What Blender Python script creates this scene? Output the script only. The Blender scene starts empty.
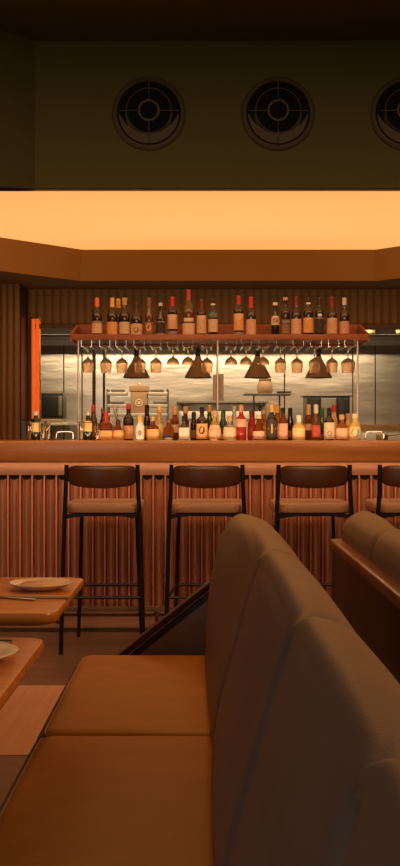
import bpy, math, random
from mathutils import Vector, Matrix
random.seed(7)
C = bpy.context.scene.collection
PI = math.pi
F = 1100.0; EYE = 1.15; HY = 433.0
def wx(px, d): return (px-200.0)/F*d          # pixel column of the photo at distance d -> metres
def wz(py, d): return EYE-(py-HY)/F*d

# ------------------------------------------------------------------ materials
def mat(name, col, rough=.5, metal=0, trans=0, ior=1.45, emis=None, es=0, noise=None, bump=None, coat=0, spec=None, aniso=0):
    m = bpy.data.materials.new(name); m.use_nodes = True
    nt = m.node_tree; p = nt.nodes['Principled BSDF']
    p.inputs['Base Color'].default_value = (*col, 1)
    p.inputs['Roughness'].default_value = rough; p.inputs['Metallic'].default_value = metal
    p.inputs['Transmission Weight'].default_value = trans; p.inputs['IOR'].default_value = ior
    p.inputs['Coat Weight'].default_value = coat; p.inputs['Coat Roughness'].default_value = .15
    if spec is not None: p.inputs['Specular IOR Level'].default_value = spec
    if emis: p.inputs['Emission Color'].default_value = (*emis, 1); p.inputs['Emission Strength'].default_value = es
    tc = nt.nodes.new('ShaderNodeTexCoord')
    if noise:                                   # (scale xyz, other colour, lo, hi)
        sc, c2, lo, hi = noise
        mp = nt.nodes.new('ShaderNodeMapping'); mp.inputs['Scale'].default_value = sc
        nz = nt.nodes.new('ShaderNodeTexNoise'); nz.inputs['Scale'].default_value = 1; nz.inputs['Detail'].default_value = 5
        rp = nt.nodes.new('ShaderNodeValToRGB'); rp.color_ramp.elements[0].position = lo; rp.color_ramp.elements[1].position = hi
        rp.color_ramp.elements[0].color = (*col, 1); rp.color_ramp.elements[1].color = (*c2, 1)
        nt.links.new(tc.outputs['Object'], mp.inputs[0]); nt.links.new(mp.outputs[0], nz.inputs[0])
        nt.links.new(nz.outputs[0], rp.inputs[0]); nt.links.new(rp.outputs[0], p.inputs['Base Color'])
    if bump:                                    # (scale xyz, strength)
        sc, st = bump
        mp = nt.nodes.new('ShaderNodeMapping'); mp.inputs['Scale'].default_value = sc
        nz = nt.nodes.new('ShaderNodeTexNoise'); nz.inputs['Scale'].default_value = 1; nz.inputs['Detail'].default_value = 4
        b = nt.nodes.new('ShaderNodeBump'); b.inputs['Strength'].default_value = st; b.inputs['Distance'].default_value = .01
        nt.links.new(tc.outputs['Object'], mp.inputs[0]); nt.links.new(mp.outputs[0], nz.inputs[0])
        nt.links.new(nz.outputs[0], b.inputs['Height']); nt.links.new(b.outputs[0], p.inputs['Normal'])
    return m

M = {}
M['olive'] = mat('olive paint', (.056,.056,.014), .9)
M['ceil'] = mat('dark olive ceiling paint', (.10,.105,.026), .9)
M['vent'] = mat('vent paint', (.042,.036,.017), .7)
M['ventshade'] = mat('vent inside shade', (.005,.005,.005), .8, spec=.05)  # near-black stands in for the shade inside the vent recess
M['lum'] = mat('luminous ceiling sheet', (.8,.6,.4), .8, emis=(.98,.425,.125), es=1.0)
M['fascia'] = mat('bronze fascia', (.34,.175,.045), .6)
M['flutewall'] = mat('fluted brown wall', (.27,.145,.055), .55)
M['wallbrown'] = mat('brown wall', (.16,.09,.04), .6)
M['copper'] = mat('brushed copper', (.84,.43,.26), .30, .85, noise=((5,5,1.0),(.76,.37,.22),.35,.7), bump=((12,12,5),.06))
M['copperband'] = mat('copper band', (.74,.39,.24), .4, .7)
M['plinth'] = mat('copper plinth', (.60,.30,.18), .5, .8)
M['woodbar'] = mat('bar counter wood', (.52,.22,.055), .3, coat=.35, noise=((1.2,14,20),(.34,.125,.028),.35,.7))
M['woodtable'] = mat('table wood', (.66,.26,.05), .35, coat=.2, noise=((3,30,10),(.50,.19,.03),.35,.7))
M['woodedge'] = mat('table edge wood', (.40,.18,.05), .4, noise=((3,30,10),(.26,.11,.03),.35,.7))
M['woodshell'] = mat('dark stained wood', (.05,.018,.008), .35, coat=.15, noise=((30,3,30),(.028,.010,.005),.35,.7))
M['woodcap'] = mat('wooden cap rail', (.30,.12,.035), .28, coat=.4, noise=((30,3,30),(.2,.075,.02),.35,.7))
M['shelfwood'] = mat('shelf wood', (.30,.085,.025), .4, noise=((3,20,20),(.20,.055,.015),.35,.7))
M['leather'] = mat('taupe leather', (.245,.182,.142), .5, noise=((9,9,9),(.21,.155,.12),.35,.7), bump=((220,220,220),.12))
M['seatleather'] = mat('ochre tan leather', (.42,.19,.035), .5, noise=((9,9,9),(.36,.16,.028),.35,.7), bump=((220,220,220),.12))  # seat leather in ochre tan, apart from the taupe of the backs
M['stoolseat'] = mat('tan stool leather', (.34,.185,.10), .5, bump=((200,200,200),.1))
M['stoolback'] = mat('brown stool leather', (.075,.028,.012), .35)
M['blackmetal'] = mat('blackened metal', (.022,.017,.014), .42, .6)
M['steel'] = mat('brushed steel', (.74,.68,.58), .30, .9, noise=((.6,.5,7),(.52,.46,.38),.35,.7), bump=((1.3,1,5),.75))
M['steeldark'] = mat('dull dark steel', (.20,.18,.15), .45, .7)
M['hoodmetal'] = mat('smoked hood metal', (.035,.028,.02), .6, .2)
M['railmetal'] = mat('dark bronze rail', (.12,.055,.03), .45, .5)
M['chrome'] = mat('chrome', (.85,.82,.78), .15, 1)
M['rodwhite'] = mat('satin rod', (.85,.82,.76), .3, .5)
M['black'] = mat('black enamel', (.012,.011,.010), .35)
M['brass'] = mat('brass', (.75,.48,.18), .3, 1)
M['bronze'] = mat('bronze lamp shade', (.40,.25,.13), .5, .35)
M['coppertube'] = mat('copper tube', (.8,.42,.25), .22, 1)
M['orangeled'] = mat('orange light tube', (.9,.3,.08), .4, emis=(1.0,.14,.018), es=.5)
M['floor'] = mat('brown floor boards', (.155,.09,.058), .42, noise=((.8,9,1),(.115,.065,.04),.35,.7))
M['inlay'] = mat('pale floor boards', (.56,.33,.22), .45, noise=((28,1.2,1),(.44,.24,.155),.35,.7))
M['plate'] = mat('plate glaze', (.86,.80,.74), .25)
M['platein'] = mat('plate well reflection', (.72,.48,.32), .3)  # coppery reflection in the plate put into the well's colour
M['cutlery'] = mat('cutlery steel', (.7,.66,.6), .22, 1)
M['napkin'] = mat('linen', (.50,.38,.28), .8)
M['glass'] = mat('clear glass', (.93,.84,.74), .06, trans=1, ior=1.38)
M['hangglass'] = mat('tinted hanging glass', (.86,.68,.50), .1, trans=.90, ior=1.25)
M['boxbrown'] = mat('tan enamel', (.32,.20,.10), .45)
M['boxpale'] = mat('pale emblem', (.65,.50,.33), .5)
M['tan'] = mat('tan sack', (.32,.20,.10), .7)
M['cuttingboard'] = mat('cutting board wood', (.16,.085,.045), .6)
M['steelpale'] = mat('pale steel', (.62,.55,.45), .4, .5)
GL = {
 'dark': mat('dark wine glass', (.030,.014,.006), .07, coat=.5),
 'brown': mat('brown glass', (.10,.040,.012), .08, coat=.5),
 'green': mat('green glass', (.035,.09,.015), .08, coat=.4),
 'dkgreen': mat('dark green glass', (.02,.035,.012), .08, coat=.4),
 'amber': mat('amber spirit', (.62,.22,.04), .05, trans=.75, ior=1.2),
 'redamber': mat('red amber spirit', (.30,.075,.015), .05, trans=.6, ior=1.2),
 'gold': mat('golden spirit', (.90,.62,.22), .05, trans=.7, ior=1.2),
 'clear': mat('clear bottle glass', (.95,.90,.80), .04, trans=.9, ior=1.2),
 'pink': mat('red spirit', (.62,.06,.04), .05, trans=.6, ior=1.2),
 'white': mat('frosted white bottle', (.72,.68,.60), .35),
 'black': mat('black bottle', (.015,.012,.010), .12, coat=.5),
 'yellow': mat('yellow bottle', (.85,.62,.20), .15, trans=.4, ior=1.2),
}
CAPC = {'orange':(.80,.17,.03),'gold':(.75,.42,.09),'tan':(.55,.33,.14),'dark':(.05,.025,.015),'brown':(.22,.10,.05),
 'silver':(.55,.52,.48),'red':(.50,.035,.03),'dkred':(.20,.02,.015),'cream':(.75,.60,.40),'cork':(.55,.35,.18),
 'black':(.012,.012,.012),'copper':(.60,.28,.14),'green':(.05,.12,.03),'white':(.8,.75,.66)}
CM = {k: mat(k+' capsule', c, .35) for k, c in CAPC.items()}
LABC = {'cream':(.72,.55,.38),'peach':(.70,.46,.30),'orange':(.78,.42,.17),'white':(.78,.70,.60),'brown':(.30,.16,.08),
 'dark':(.05,.04,.035),'grey':(.28,.24,.22),'teal':(.13,.17,.15),'pink':(.68,.38,.28),'yellow':(.85,.62,.28),'red':(.45,.07,.04),'bluegreen':(.10,.36,.30)}
LM = {k: mat(k+' paper', c, .7, noise=((70,70,260),(c[0]*.55,c[1]*.48,c[2]*.42),.57,.66)) for k, c in LABC.items()}

# ------------------------------------------------------------------ mesh builder
class MB:
    def __init__(s): s.v = []; s.f = []
    def add(s, vs, fs):
        o = len(s.v); s.v += [tuple(v) for v in vs]; s.f += [tuple(i+o for i in f) for f in fs]; return s
    def box(s, x0, x1, y0, y1, z0, z1):
        return s.add([(x0,y0,z0),(x1,y0,z0),(x1,y1,z0),(x0,y1,z0),(x0,y0,z1),(x1,y0,z1),(x1,y1,z1),(x0,y1,z1)],
                     [(0,3,2,1),(4,5,6,7),(0,1,5,4),(1,2,6,5),(2,3,7,6),(3,0,4,7)])
    def prism(s, pts, a0, a1, axis='z'):        # pts: ccw 2D outline
        n = len(pts)
        def P(p, a): return {'z':(p[0],p[1],a),'y':(p[0],a,p[1]),'x':(a,p[0],p[1])}[axis]
        return s.add([P(p,a0) for p in pts]+[P(p,a1) for p in pts],
                     [tuple(range(n))[::-1], tuple(range(n,2*n))]+[(i,(i+1)%n,n+(i+1)%n,n+i) for i in range(n)])
    def lathe(s, prof, n=28, c=(0,0,0), sq=None):   # prof: (r,z); sq: exponent for squared bottles
        vs = []; fs = []
        for (r, z, *e) in prof:
            ex = e[0] if e else 2
            for k in range(n):
                a = 2*PI*(k+.5)/n; ca, sa = math.cos(a), math.sin(a)
                q = (abs(ca)**ex+abs(sa)**ex)**(-1/ex)
                vs.append((c[0]+r*q*ca, c[1]+r*q*sa, c[2]+z))
        for j in range(len(prof)-1):
            for k in range(n):
                fs.append((j*n+k, j*n+(k+1)%n, (j+1)*n+(k+1)%n, (j+1)*n+k))
        if prof[0][0] > 1e-6: fs.append(tuple(range(n))[::-1])
        if prof[-1][0] > 1e-6: fs.append(tuple(range((len(prof)-1)*n, len(prof)*n)))
        return s.add(vs, fs)
    def ring(s, prof, n=48, mtx=None):              # closed profile revolved: a ring
        vs = []; fs = []; m = len(prof)
        for (r, z) in prof:
            for k in range(n):
                a = 2*PI*k/n; v = Vector((r*math.cos(a), r*math.sin(a), z))
                vs.append(mtx @ v if mtx else v)
        for j in range(m):
            for k in range(n):
                fs.append((j*n+k, j*n+(k+1)%n, ((j+1)%m)*n+(k+1)%n, ((j+1)%m)*n+k))
        return s.add(vs, fs)
    def tube(s, pts, r, n=10, r1=None):
        pts = [Vector(p) for p in pts]; vs = []; fs = []; m = len(pts)
        up = None
        for i, p in enumerate(pts):
            t = (pts[min(i+1,m-1)]-pts[max(i-1,0)]).normalized()
            if up is None: up = Vector((0,0,1)) if abs(t.z) < .9 else Vector((1,0,0))
            u = t.cross(up).normalized(); w = u.cross(t).normalized(); up = w
            rr = r if r1 is None else r+(r1-r)*i/(m-1)
            for k in range(n):
                a = 2*PI*k/n; vs.append(p+u*math.cos(a)*rr+w*math.sin(a)*rr)
        for i in range(m-1):
            for k in range(n): fs.append((i*n+k, i*n+(k+1)%n, (i+1)*n+(k+1)%n, (i+1)*n+k))
        fs.append(tuple(range(n))); fs.append(tuple(range((m-1)*n, m*n))[::-1])
        return s.add(vs, fs)
    def loops(s, loops):                            # stack of closed loops with capped ends
        n = len(loops[0]); m = len(loops)
        vs = [v for l in loops for v in l]
        fs = [(j*n+k, j*n+(k+1)%n, (j+1)*n+(k+1)%n, (j+1)*n+k) for j in range(m-1) for k in range(n)]
        fs += [tuple(range(n))[::-1], tuple(range((m-1)*n, m*n))]
        return s.add(vs, fs)
    def build(s, name, m, parent=None, loc=None, bevel=0, smooth=None, seg=3, sub=0):
        me = bpy.data.meshes.new(name); me.from_pydata(s.v, [], s.f)
        import bmesh
        bm = bmesh.new(); bm.from_mesh(me)
        if not getattr(s, 'open', False): bmesh.ops.recalc_face_normals(bm, faces=bm.faces)
        if bevel:
            ed = [e for e in bm.edges if len(e.link_faces) == 2 and e.calc_face_angle(0) > math.radians(35)]
            bmesh.ops.bevel(bm, geom=ed, offset=bevel, segments=seg, affect='EDGES', profile=.5, clamp_overlap=True)
        ang = math.radians(40)
        for f in bm.faces: f.smooth = True
        for e in bm.edges:
            e.smooth = not (len(e.link_faces) == 2 and e.calc_face_angle(0) > ang)
        bm.to_mesh(me); bm.free()
        me.materials.append(m)
        o = bpy.data.objects.new(name, me); C.objects.link(o)
        if parent: o.parent = parent
        if loc: o.location = loc
        if sub:
            md = o.modifiers.new('sub','SUBSURF'); md.levels = sub; md.render_levels = sub
        return o

def tag(o, label=None, cat=None, group=None, kind=None):
    if label: o['label'] = label
    if cat: o['category'] = cat
    if group: o['group'] = group
    if kind: o['kind'] = kind
    return o
def empty(name, loc, label, cat, group=None, rz=0):
    o = bpy.data.objects.new(name, None); C.objects.link(o); o.location = loc; o.rotation_euler = (0,0,rz)
    o.empty_display_size = .05
    return tag(o, label, cat, group)
def struct(name, mb, m, **k):
    return tag(mb.build(name, m, **k), kind='structure')
def copy_tree(o, kids, parent=None):
    c = o.copy(); C.objects.link(c); c.parent = parent
    for ch in kids.get(o.name, []): copy_tree(ch, kids, c)
    return c
def kidmap():
    d = {}
    for o in bpy.data.objects:
        if o.parent: d.setdefault(o.parent.name, []).append(o)
    return d
def rrect(x0, x1, y0, y1, r, n=6):
    pts = []
    for cx, cy, a0 in ((x1-r,y0+r,-PI/2),(x1-r,y1-r,0),(x0+r,y1-r,PI/2),(x0+r,y0+r,PI)):
        for i in range(n+1):
            a = a0+PI/2*i/n; pts.append((cx+r*math.cos(a), cy+r*math.sin(a)))
    return pts

# ------------------------------------------------------------------ room shell
XL, XR, YB = -3.2, 3.6, -2.0
struct('floor', MB().box(XL-.6, XR+.6, YB, 11.6, -.1, 0), M['floor'])
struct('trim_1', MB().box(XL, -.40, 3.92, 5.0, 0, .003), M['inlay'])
struct('wall_left', MB().box(XL-.1, XL, YB, 9.3, 0, 3.3), M['wallbrown'])
struct('wall_right', MB().box(XR, XR+.1, YB, 9.3, 0, 3.3), M['wallbrown'])
struct('wall_rear', MB().box(XL-.1, XR+.1, YB-.1, YB, 0, 3.3), M['wallbrown'])
struct('ceiling', MB().box(XL, XR, YB, 5.5, 3.11, 3.25), M['ceil'])
# bulkhead across the room with the angled return on its left
bz = 2.372
bh = MB()
bh.add([(-.825,5.5,bz),(XR,5.5,bz),(XR,5.5,3.15),(-.825,5.5,3.15),(-.825,5.515,bz),(XR,5.515,bz),(XR,5.515,3.15),(-.825,5.515,3.15)],
       [(0,1,2,3),(4,7,6,5),(0,4,5,1),(3,2,6,7),(1,5,6,2),(0,3,7,4)])
struct('wall_bulkhead', bh, M['olive'])
bl = MB()
bl.add([(-.825,5.5,bz),(-.825,5.515,bz),(-2.2,4.28,bz-.22),(-2.1,4.14,bz-.22),(-.825,5.5,3.15),(-.825,5.515,3.15),(-2.2,4.28,3.15),(-2.1,4.14,3.15)],
       [(0,3,2,1),(4,5,6,7),(0,4,7,3),(1,2,6,5),(0,1,5,4),(3,7,6,2)])
struct('wall_bulkhead_return', bl, M['olive'])
struct('wall_side_bulkhead', MB().box(XL, -2.1, 4.2, 5.7, 2.15, 3.15), M['olive'])
# luminous coffer
inner = [(-2.2,5.515),(2.65,5.515),(2.65,7.43),(1.384,8.7),(-.93,8.7),(-2.2,7.43)]
outer = [(-2.26,5.515),(2.71,5.515),(2.71,7.46),(1.41,8.76),(-.955,8.76),(-2.26,7.46)]
lum = MB(); lum.prism(inner, 2.6, 2.62)
struct('ceiling_luminous', lum, M['lum'])
fa = MB()
for i in range(6):
    j = (i+1) % 6
    a, b, c, d = inner[i], inner[j], outer[j], outer[i]
    fa.add([(a[0],a[1],2.64),(b[0],b[1],2.64),(c[0],c[1],2.362),(d[0],d[1],2.362)], [(0,1,2,3)])
struct('trim_2', fa, M['fascia'])
# soffit round the coffer
so = MB()
so.add([(XL,5.515,2.362),(XR,5.515,2.362),(XR,9.4,2.362),(XL,9.4,2.362)]+[(p[0],p[1],2.362) for p in outer],
       [(0,4,9,3),(9,8,3),(8,7,2,3),(7,6,2),(6,5,1,2)])
so2 = MB(); 
so.open = True
struct('ceiling_soffit', so, M['wallbrown'])
struct('ceiling_slab', MB().box(XL, XR, 5.52, 9.4, 2.66, 2.75), M['ceil'])

def fluted(x0, x1, y, z0, z1, p, dep, back=.03, n=8):
    m = MB(); N = max(1, round((x1-x0)/p)); p = (x1-x0)/N; prof = []
    for i in range(N):
        for k in range(n):
            t = k/n; prof.append((x0+(i+t)*p, y-dep*math.sin(PI*t)**.7))
    prof.append((x1, y))
    pts = prof+[(x1,y+back),(x0,y+back)]
    return m.prism(pts, z0, z1)
OX0 = wx(30.5, 9.3)
struct('wall_back', fluted(OX0-.30, XR, 9.3, 2.062, 2.37, .068, .014, .14), M['flutewall'])
struct('trim_3', MB().box(OX0-.02, XR, 9.26, 9.44, 2.035, 2.068), M['wallbrown'], bevel=.004)
struct('wall_back_left', MB().box(-2.0, OX0, 9.30, 9.44, 0, 2.07), M['wallbrown'])
struct('wall_pier', fluted(XL, wx(19.5,8.95), 8.95, 0, 2.365, .052, .018, .35), M['flutewall'])
struct('trim_4', MB().box(wx(19.5,8.95), wx(19.5,8.95)+.012, 8.97, 9.3, 0, 2.362), M['black'])
struct('wall_back_right', MB().box(wx(440,9.3), XR, 9.30, 9.44, 0, 2.07), M['wallbrown'])
# glowing strip down the left jamb of the kitchen opening
jb = empty('jamb_light', (OX0+.005, 9.25, 1.27), 'tall orange glowing tube light down the left side of the kitchen opening', 'strip light')
MB().box(0, .085, .03, .06, -.02, .86).build('back_channel', M['coppertube'], jb, bevel=.004)
for xx in (.024, .060):
    MB().tube([(xx,.012,0),(xx,.012,.84)], .0145, 14).build('light_tube', M['orangeled'], jb)
# ------------------------------------------------------------------ kitchen beyond the opening
KX0, KX1 = -2.2, 3.4
seams = [KX0, wx(64,11.5), wx(93,11.5), wx(375,11.5), KX1]
kw = MB()
for a, b in zip(seams[:-1], seams[1:]): kw.box(a+.006, b-.006, 11.48, 11.5, 0, 2.6)
struct('wall_kitchen', kw, M['steel'])
struct('wall_kitchen_backing', MB().box(KX0, KX1, 11.5, 11.6, 0, 2.6), M['black'])
struct('wall_kitchen_left', MB().box(KX0-.1, KX0, 9.3, 11.6, 0, 2.6), M['steeldark'])
struct('wall_kitchen_right', MB().box(KX1, KX1+.1, 9.3, 11.6, 0, 2.6), M['steeldark'])
struct('ceiling_kitchen', MB().box(KX0, KX1, 9.44, 11.6, 2.5, 2.6), M['ceil'])
# extractor hood
hd = empty('extractor_hood', (.6, 10.9, 2.06), 'long dark steel extractor hood along the top of the kitchen wall', 'hood')
MB().prism([(.22,.0),(.55,.0),(.55,.4),(.35,.4)], -2.7, 2.7, 'x').build('hood_shell', M['hoodmetal'], hd, bevel=.005)
MB().box(-2.7, 2.7, .20, .225, -.03, .03).build('front_lip', M['hoodmetal'], hd, bevel=.003)
bx = [wx(370,11.05)-.6, wx(402,11.05)-.6]
for q in bx: MB().box(q-.06, q+.06, .16, .245, .085, .14).build('brass_fitting', M['brass'], hd, bevel=.008)
# kitchen counters
kc = empty('kitchen_counter', (.5, 10.6, 0), 'stainless kitchen work counter behind the bottles under the extractor hood', 'counter')
MB().box(-2.5, 2.6, -.45, .5, .86, .92).build('worktop', M['steelpale'], kc, bevel=.008)
MB().box(-2.45, 2.55, -.40, .45, 0, .86).build('cabinet_base', M['steeldark'], kc)
ps = empty('pass_counter', (.6, 9.62, 0), 'steel pass counter between the bottles and the kitchen, beneath the heat lamps', 'counter')
MB().box(-2.2, 2.3, -.16, .3, .98, 1.03).build('pass_top', M['steelpale'], ps, bevel=.006)
MB().box(-2.15, 2.25, -.12, .25, 0, .98).build('pass_base', M['steeldark'], ps)
ps = empty('lamp_frame', (.6, 9.62, 1.031), 'frame of slim dark poles and overhead rail carrying the cone heat lamps', 'frame')
MB().tube([(-2.2,0,.969),(2.4,0,.969)], .014).build('overhead_rail', M['steeldark'], ps)
for px in (94.5, 104, 284.5):
    MB().tube([(wx(px,9.62)-.6,0,0),(wx(px,9.62)-.6,0,.969)], .011 if px != 284.5 else .006, 8).build('pole', M['steeldark'], ps)
# heat lamps over the pass
lampl = ['bronze cone heat lamp hanging above the brown emblem box', 'bronze cone heat lamp just left of the hanging cutting boards',
         'bronze cone heat lamp hanging above the tan jar', 'bronze cone heat lamp furthest right, above the dark kitchen cabinet']
def heat_lamp(px, lab):
    d = 9.47; x = wx(px, d); zb = wz(378, d)
    t = empty('heat_lamp', (x, d, zb), lab, 'lamp', 'bronze heat lamps over the kitchen pass')
    m = MB(); m.lathe([(.114,0),(.118,.004),(.027,.172),(.026,.185),(.021,.185),(.022,.170),(.110,.006),(.114,0)], 32)
    m.build('lamp_shade', M['bronze'], t)
    MB().lathe([(0,.178),(.020,.180),(.021,.205),(.019,.225),(.023,.23),(.023,.25),(.012,.262),(0,.262)], 20).build('socket', M['black'], t)
    MB().tube([(0,0,.26),(0,.0,.37),(0,.136,2.0-zb)], .006, 8).build('cord', M['black'], t)
    MB().lathe([(0,.03),(.022,.036),(.03,.06),(.022,.09),(.010,.135),(0,.135)], 16).build('bulb', M['chrome'], t)
for px, lab in zip((136.5, 198, 257.5, 318.5), lampl): heat_lamp(px, lab)
# rack with shelves and brown emblem box
rk = empty('kitchen_rack', (wx(138,10.35), 10.35, .92), 'two-tier steel wire rack holding the brown emblem box', 'rack')
W2 = .28
for sx in (-W2, W2):
    for sy in (-.1, .1): MB().tube([(sx,sy,0),(sx,sy,.64)], .008, 8).build('upright', M['steeldark'], rk)
for py, nm in ((394,'shelf'),(406,'shelf'),(415,'shelf')):
    z = wz(py,10.35)-.92
    if py < 410:
        MB().box(-W2,-.1,-.11,.11,z-.012,z+.012).build(nm, M['steelpale'], rk, bevel=.003)
        MB().box(.1,W2,-.11,.11,z-.012,z+.012).build(nm, M['steelpale'], rk, bevel=.003)
    else: MB().box(-W2,W2,-.13,.13,z-.012,z+.012).build(nm, M['steelpale'], rk, bevel=.003)
z0 = wz(415,10.35)+.013
eb = empty('kitchen_machine', (wx(139.5,10.35), 10.35, z0), 'tan box-shaped machine with round pale emblem on the steel rack', 'machine')
MB().box(-.078,.078,-.09,.09,0,.205).build('housing', M['boxbrown'], eb, bevel=.006)
MB().prism([(-.092,.205),(.092,.205),(.088,.262),(-.088,.262)], -.095, .09, 'y').build('lid', M['boxbrown'], eb, bevel=.005)
MB().lathe([(0,0),(.012,0),(.014,.018),(.006,.03),(0,.03)], 12, (0,0,.262)).build('lid_knob', M['brass'], eb)
mm = MB(); mtx = Matrix.Translation((0,-.0915,.10)) @ Matrix.Rotation(PI/2,4,'X')
mm.ring([(.026,-.002),(.036,-.002),(.036,.003),(.026,.003)], 28, mtx); mm.box(-.014,.014,-.0935,-.0905,.086,.114)
mm.build('emblem', M['boxpale'], eb)
for i, (px, py) in enumerate(((118,392),(157,392),(117,404),(160,404))):
    d = 10.33; x = wx(px,d); z = wz(394 if py == 392 else 406, 10.35)+.013
    MBt = MB()
    lab = ['low steel pan on the upper left rack shelf','low steel pan on the upper right rack shelf','low steel pan on the lower left rack shelf','low steel pan on the lower right rack shelf'][i]
    MBt.prism([(-.055,0),(.055,0),(.065,.028),(-.065,.028)], -.07, .07, 'y')
    tag(MBt.build('steel_pan', M['steeldark'], loc=(x,d,z), bevel=.004), lab, 'pan', 'pans on the kitchen rack')
# wall shelf with hanging boards
ws = empty('wall_shelf', (wx(222,11.2), 11.2, wz(402.5,11.2)), 'long thin dark wall shelf behind the middle of the bottle row', 'shelf')
MB().box(-.46,.46,-.2,.27,-.012,.012).build('shelf_board', M['steeldark'], ws, bevel=.003)
for sx in (-.4,.4): MB().prism([(-.15,-.012),(.27,-.012),(.27,-.12),(.25,-.12)], sx-.01, sx+.01, 'x').build('bracket', M['steeldark'], ws)
for i, px in enumerate((215.6, 220.8)):
    d = 11.06+.03*i; z = wz(402.5,11.2)+.013; hh = .26+.012*i
    pts = rrect(-.028,.028,0,hh,.008)
    tag(MB().prism(pts, -.009, .009, 'y').build('cutting_board', M['cuttingboard'], loc=(wx(px,d),d,z)),
        ['left one of two narrow brown cutting boards upright on the dark wall shelf','right one of two narrow brown cutting boards upright on the dark wall shelf'][i], 'cutting board', 'upright cutting boards')
cb = empty('under_shelf_fridge', (wx(222,10.9), 10.9, .92), 'pale steel cabinet standing on the kitchen counter below the long wall shelf', 'cabinet')
MB().box(-.42,.42,-.25,.25,0,.44).build('body', M['steelpale'], cb, bevel=.008)
for sx in (-.21,.21):
    dd = MB().box(sx-.2,sx+.2,-.268,-.25,.02,.42).build('door', M['steelpale'], cb, bevel=.005)
    MB().tube([(sx-.12,-.285,.37),(sx+.12,-.285,.37)], .007, 8).build('handle', M['steeldark'], dd)
# tan jar on tray shelf
sj = empty('tray_shelf', (wx(267,10.2), 10.2, wz(394.5,10.2)), 'short steel tray shelf on slim posts holding the tan jar', 'shelf')
MB().box(-.215,.215,-.12,.12,-.01,.008).build('tray', M['steeldark'], sj, bevel=.003)
for sx in (-.12, .12): MB().tube([(sx,.05,-.01),(sx,.05,.922-wz(394.5,10.2))], .008, 8).build('post', M['steeldark'], sj)
jr = empty('storage_jar', (wx(265,10.2), 10.2, wz(394.5,10.2)+.009), 'tan round jar standing on the short tray shelf', 'jar')
MB().lathe([(0,0),(.06,0),(.072,.02),(.072,.085),(.055,.115),(0,.115)], 24).build('body', M['tan'], jr)
MB().lathe([(0,.115),(.058,.115),(.058,.135),(0,.14)], 24).build('lid', M['cuttingboard'], jr)
MB().box(-.075,.075,-.08,.08,0,.001).v
pn = tag(MB().lathe([(0,0),(.055,0),(.075,.018),(.07,.018),(.052,.004),(0,.004)], 24).build('serving_dish', M['steeldark'], loc=(wx(284,10.2),10.2,wz(394.5,10.2)+.009)), 'low dark dish at the right end of the short tray shelf', 'dish')
# dark cabinet
dc = empty('kitchen_cabinet', (wx(326,10.7), 10.7, .92), 'dark upright cabinet with steel centre panel, right of the kitchen', 'cabinet')
MB().box(-.205,.205,-.2,.2,0,.58).build('body', M['black'], dc, bevel=.006)
MB().box(-.07,.075,-.215,-.2,.0,.565).build('centre_panel', M['steeldark'], dc, bevel=.004)
for sx in (-.14, .145): MB().box(sx-.052,sx+.052,-.212,-.2,.02,.56).build('door', M['black'], dc, bevel=.004)
MB().box(-.23,.23,-.21,.21,.58,.592).build('top_plate', M['steeldark'], dc, bevel=.003)
# range at right
rg = empty('cooking_range', (wx(392,10.2), 10.2, .92), 'black and steel cooking range at the far right behind the bar', 'range')
MB().box(-.33,.45,-.22,.3,0,.13).build('body', M['black'], rg, bevel=.008)
MB().box(-.33,.45,.25,.3,.13,.30).build('backsplash', M['steelpale'], rg, bevel=.004)
lipm = MB().box(-.34,.46,.235,.25,.26,.30)
for k in range(26): lipm.lathe([(0,0),(.008,0),(.008,.012),(0,.014)], 8, (-.33+k*.031,.2425,.30))
lipm.build('burner_light_lip', M['brass'], rg)  # brass beads stand in for the row of small burner lights
for sx in (-.17,.02,.21,.40):
    q = MB().ring([(.055,.13),(.068,.13),(.068,.142),(.055,.142)], 24, Matrix.Translation((sx,.0,0)))
    for k in range(4):
        a = k*PI/2+.4; q.box(sx-.06,sx+.06,-.004,.004,.142,.15) if k == 0 else None
    q.box(sx-.004,sx+.004,-.06,.06,.142,.15)
    q.build('burner', M['steeldark'], rg)
for sx in (-.25,-.08,.09,.26): 
    MB().tube([(sx,-.22,.07),(sx,-.25,.07)], .018, 14).build('knob', M['steelpale'], rg)
# saucepan on range
spn = empty('saucepan', (wx(382,10.2), 10.2, 1.071), 'small brass saucepan on the range at the far right', 'pan')
MB().lathe([(0,0),(.05,0),(.055,.01),(.057,.065),(.052,.065),(.050,.012),(0,.008)], 24).build('pan_body', M['brass'], spn)
MB().tube([(.055,0,.055),(.17,-.05,.07)], .006, 8).build('handle', M['steeldark'], spn)
# black oven on left shelf
bs = empty('oven_shelf', (wx(53,10.6), 10.9, wz(424,10.6)), 'steel shelf with brackets under the black oven at left', 'shelf')
MB().box(-.16,.16,-.42,.58,-.012,.012).build('shelf_board', M['steelpale'], bs, bevel=.003)
for sx in (-.14,.14): MB().prism([(-.3,-.012),(.58,-.012),(.58,-.2),(.55,-.2)], sx-.008, sx+.008, 'x').build('bracket', M['steeldark'], bs)
bo = tag(MB().box(-.115,.115,-.12,.12,0,.035).build('cutting_board', M['tan'], loc=(wx(52,10.6),10.6,wz(424,10.6)+.013), bevel=.004), 'pale thick board lying under the black oven', 'board')
ov = empty('oven', (wx(52.5,10.65), 10.68, wz(424,10.6)+.049), 'black square oven on the shelf at the left of the kitchen', 'oven')
MB().box(-.115,.115,-.13,.16,0,.25).build('body', M['black'], ov, bevel=.008)
MB().box(-.095,.06,-.14,-.13,.03,.22).build('door', M['black'], ov, bevel=.004)
MB().box(.07,.105,-.138,-.13,.03,.22).build('control_panel', M['steeldark'], ov, bevel=.002)

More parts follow.
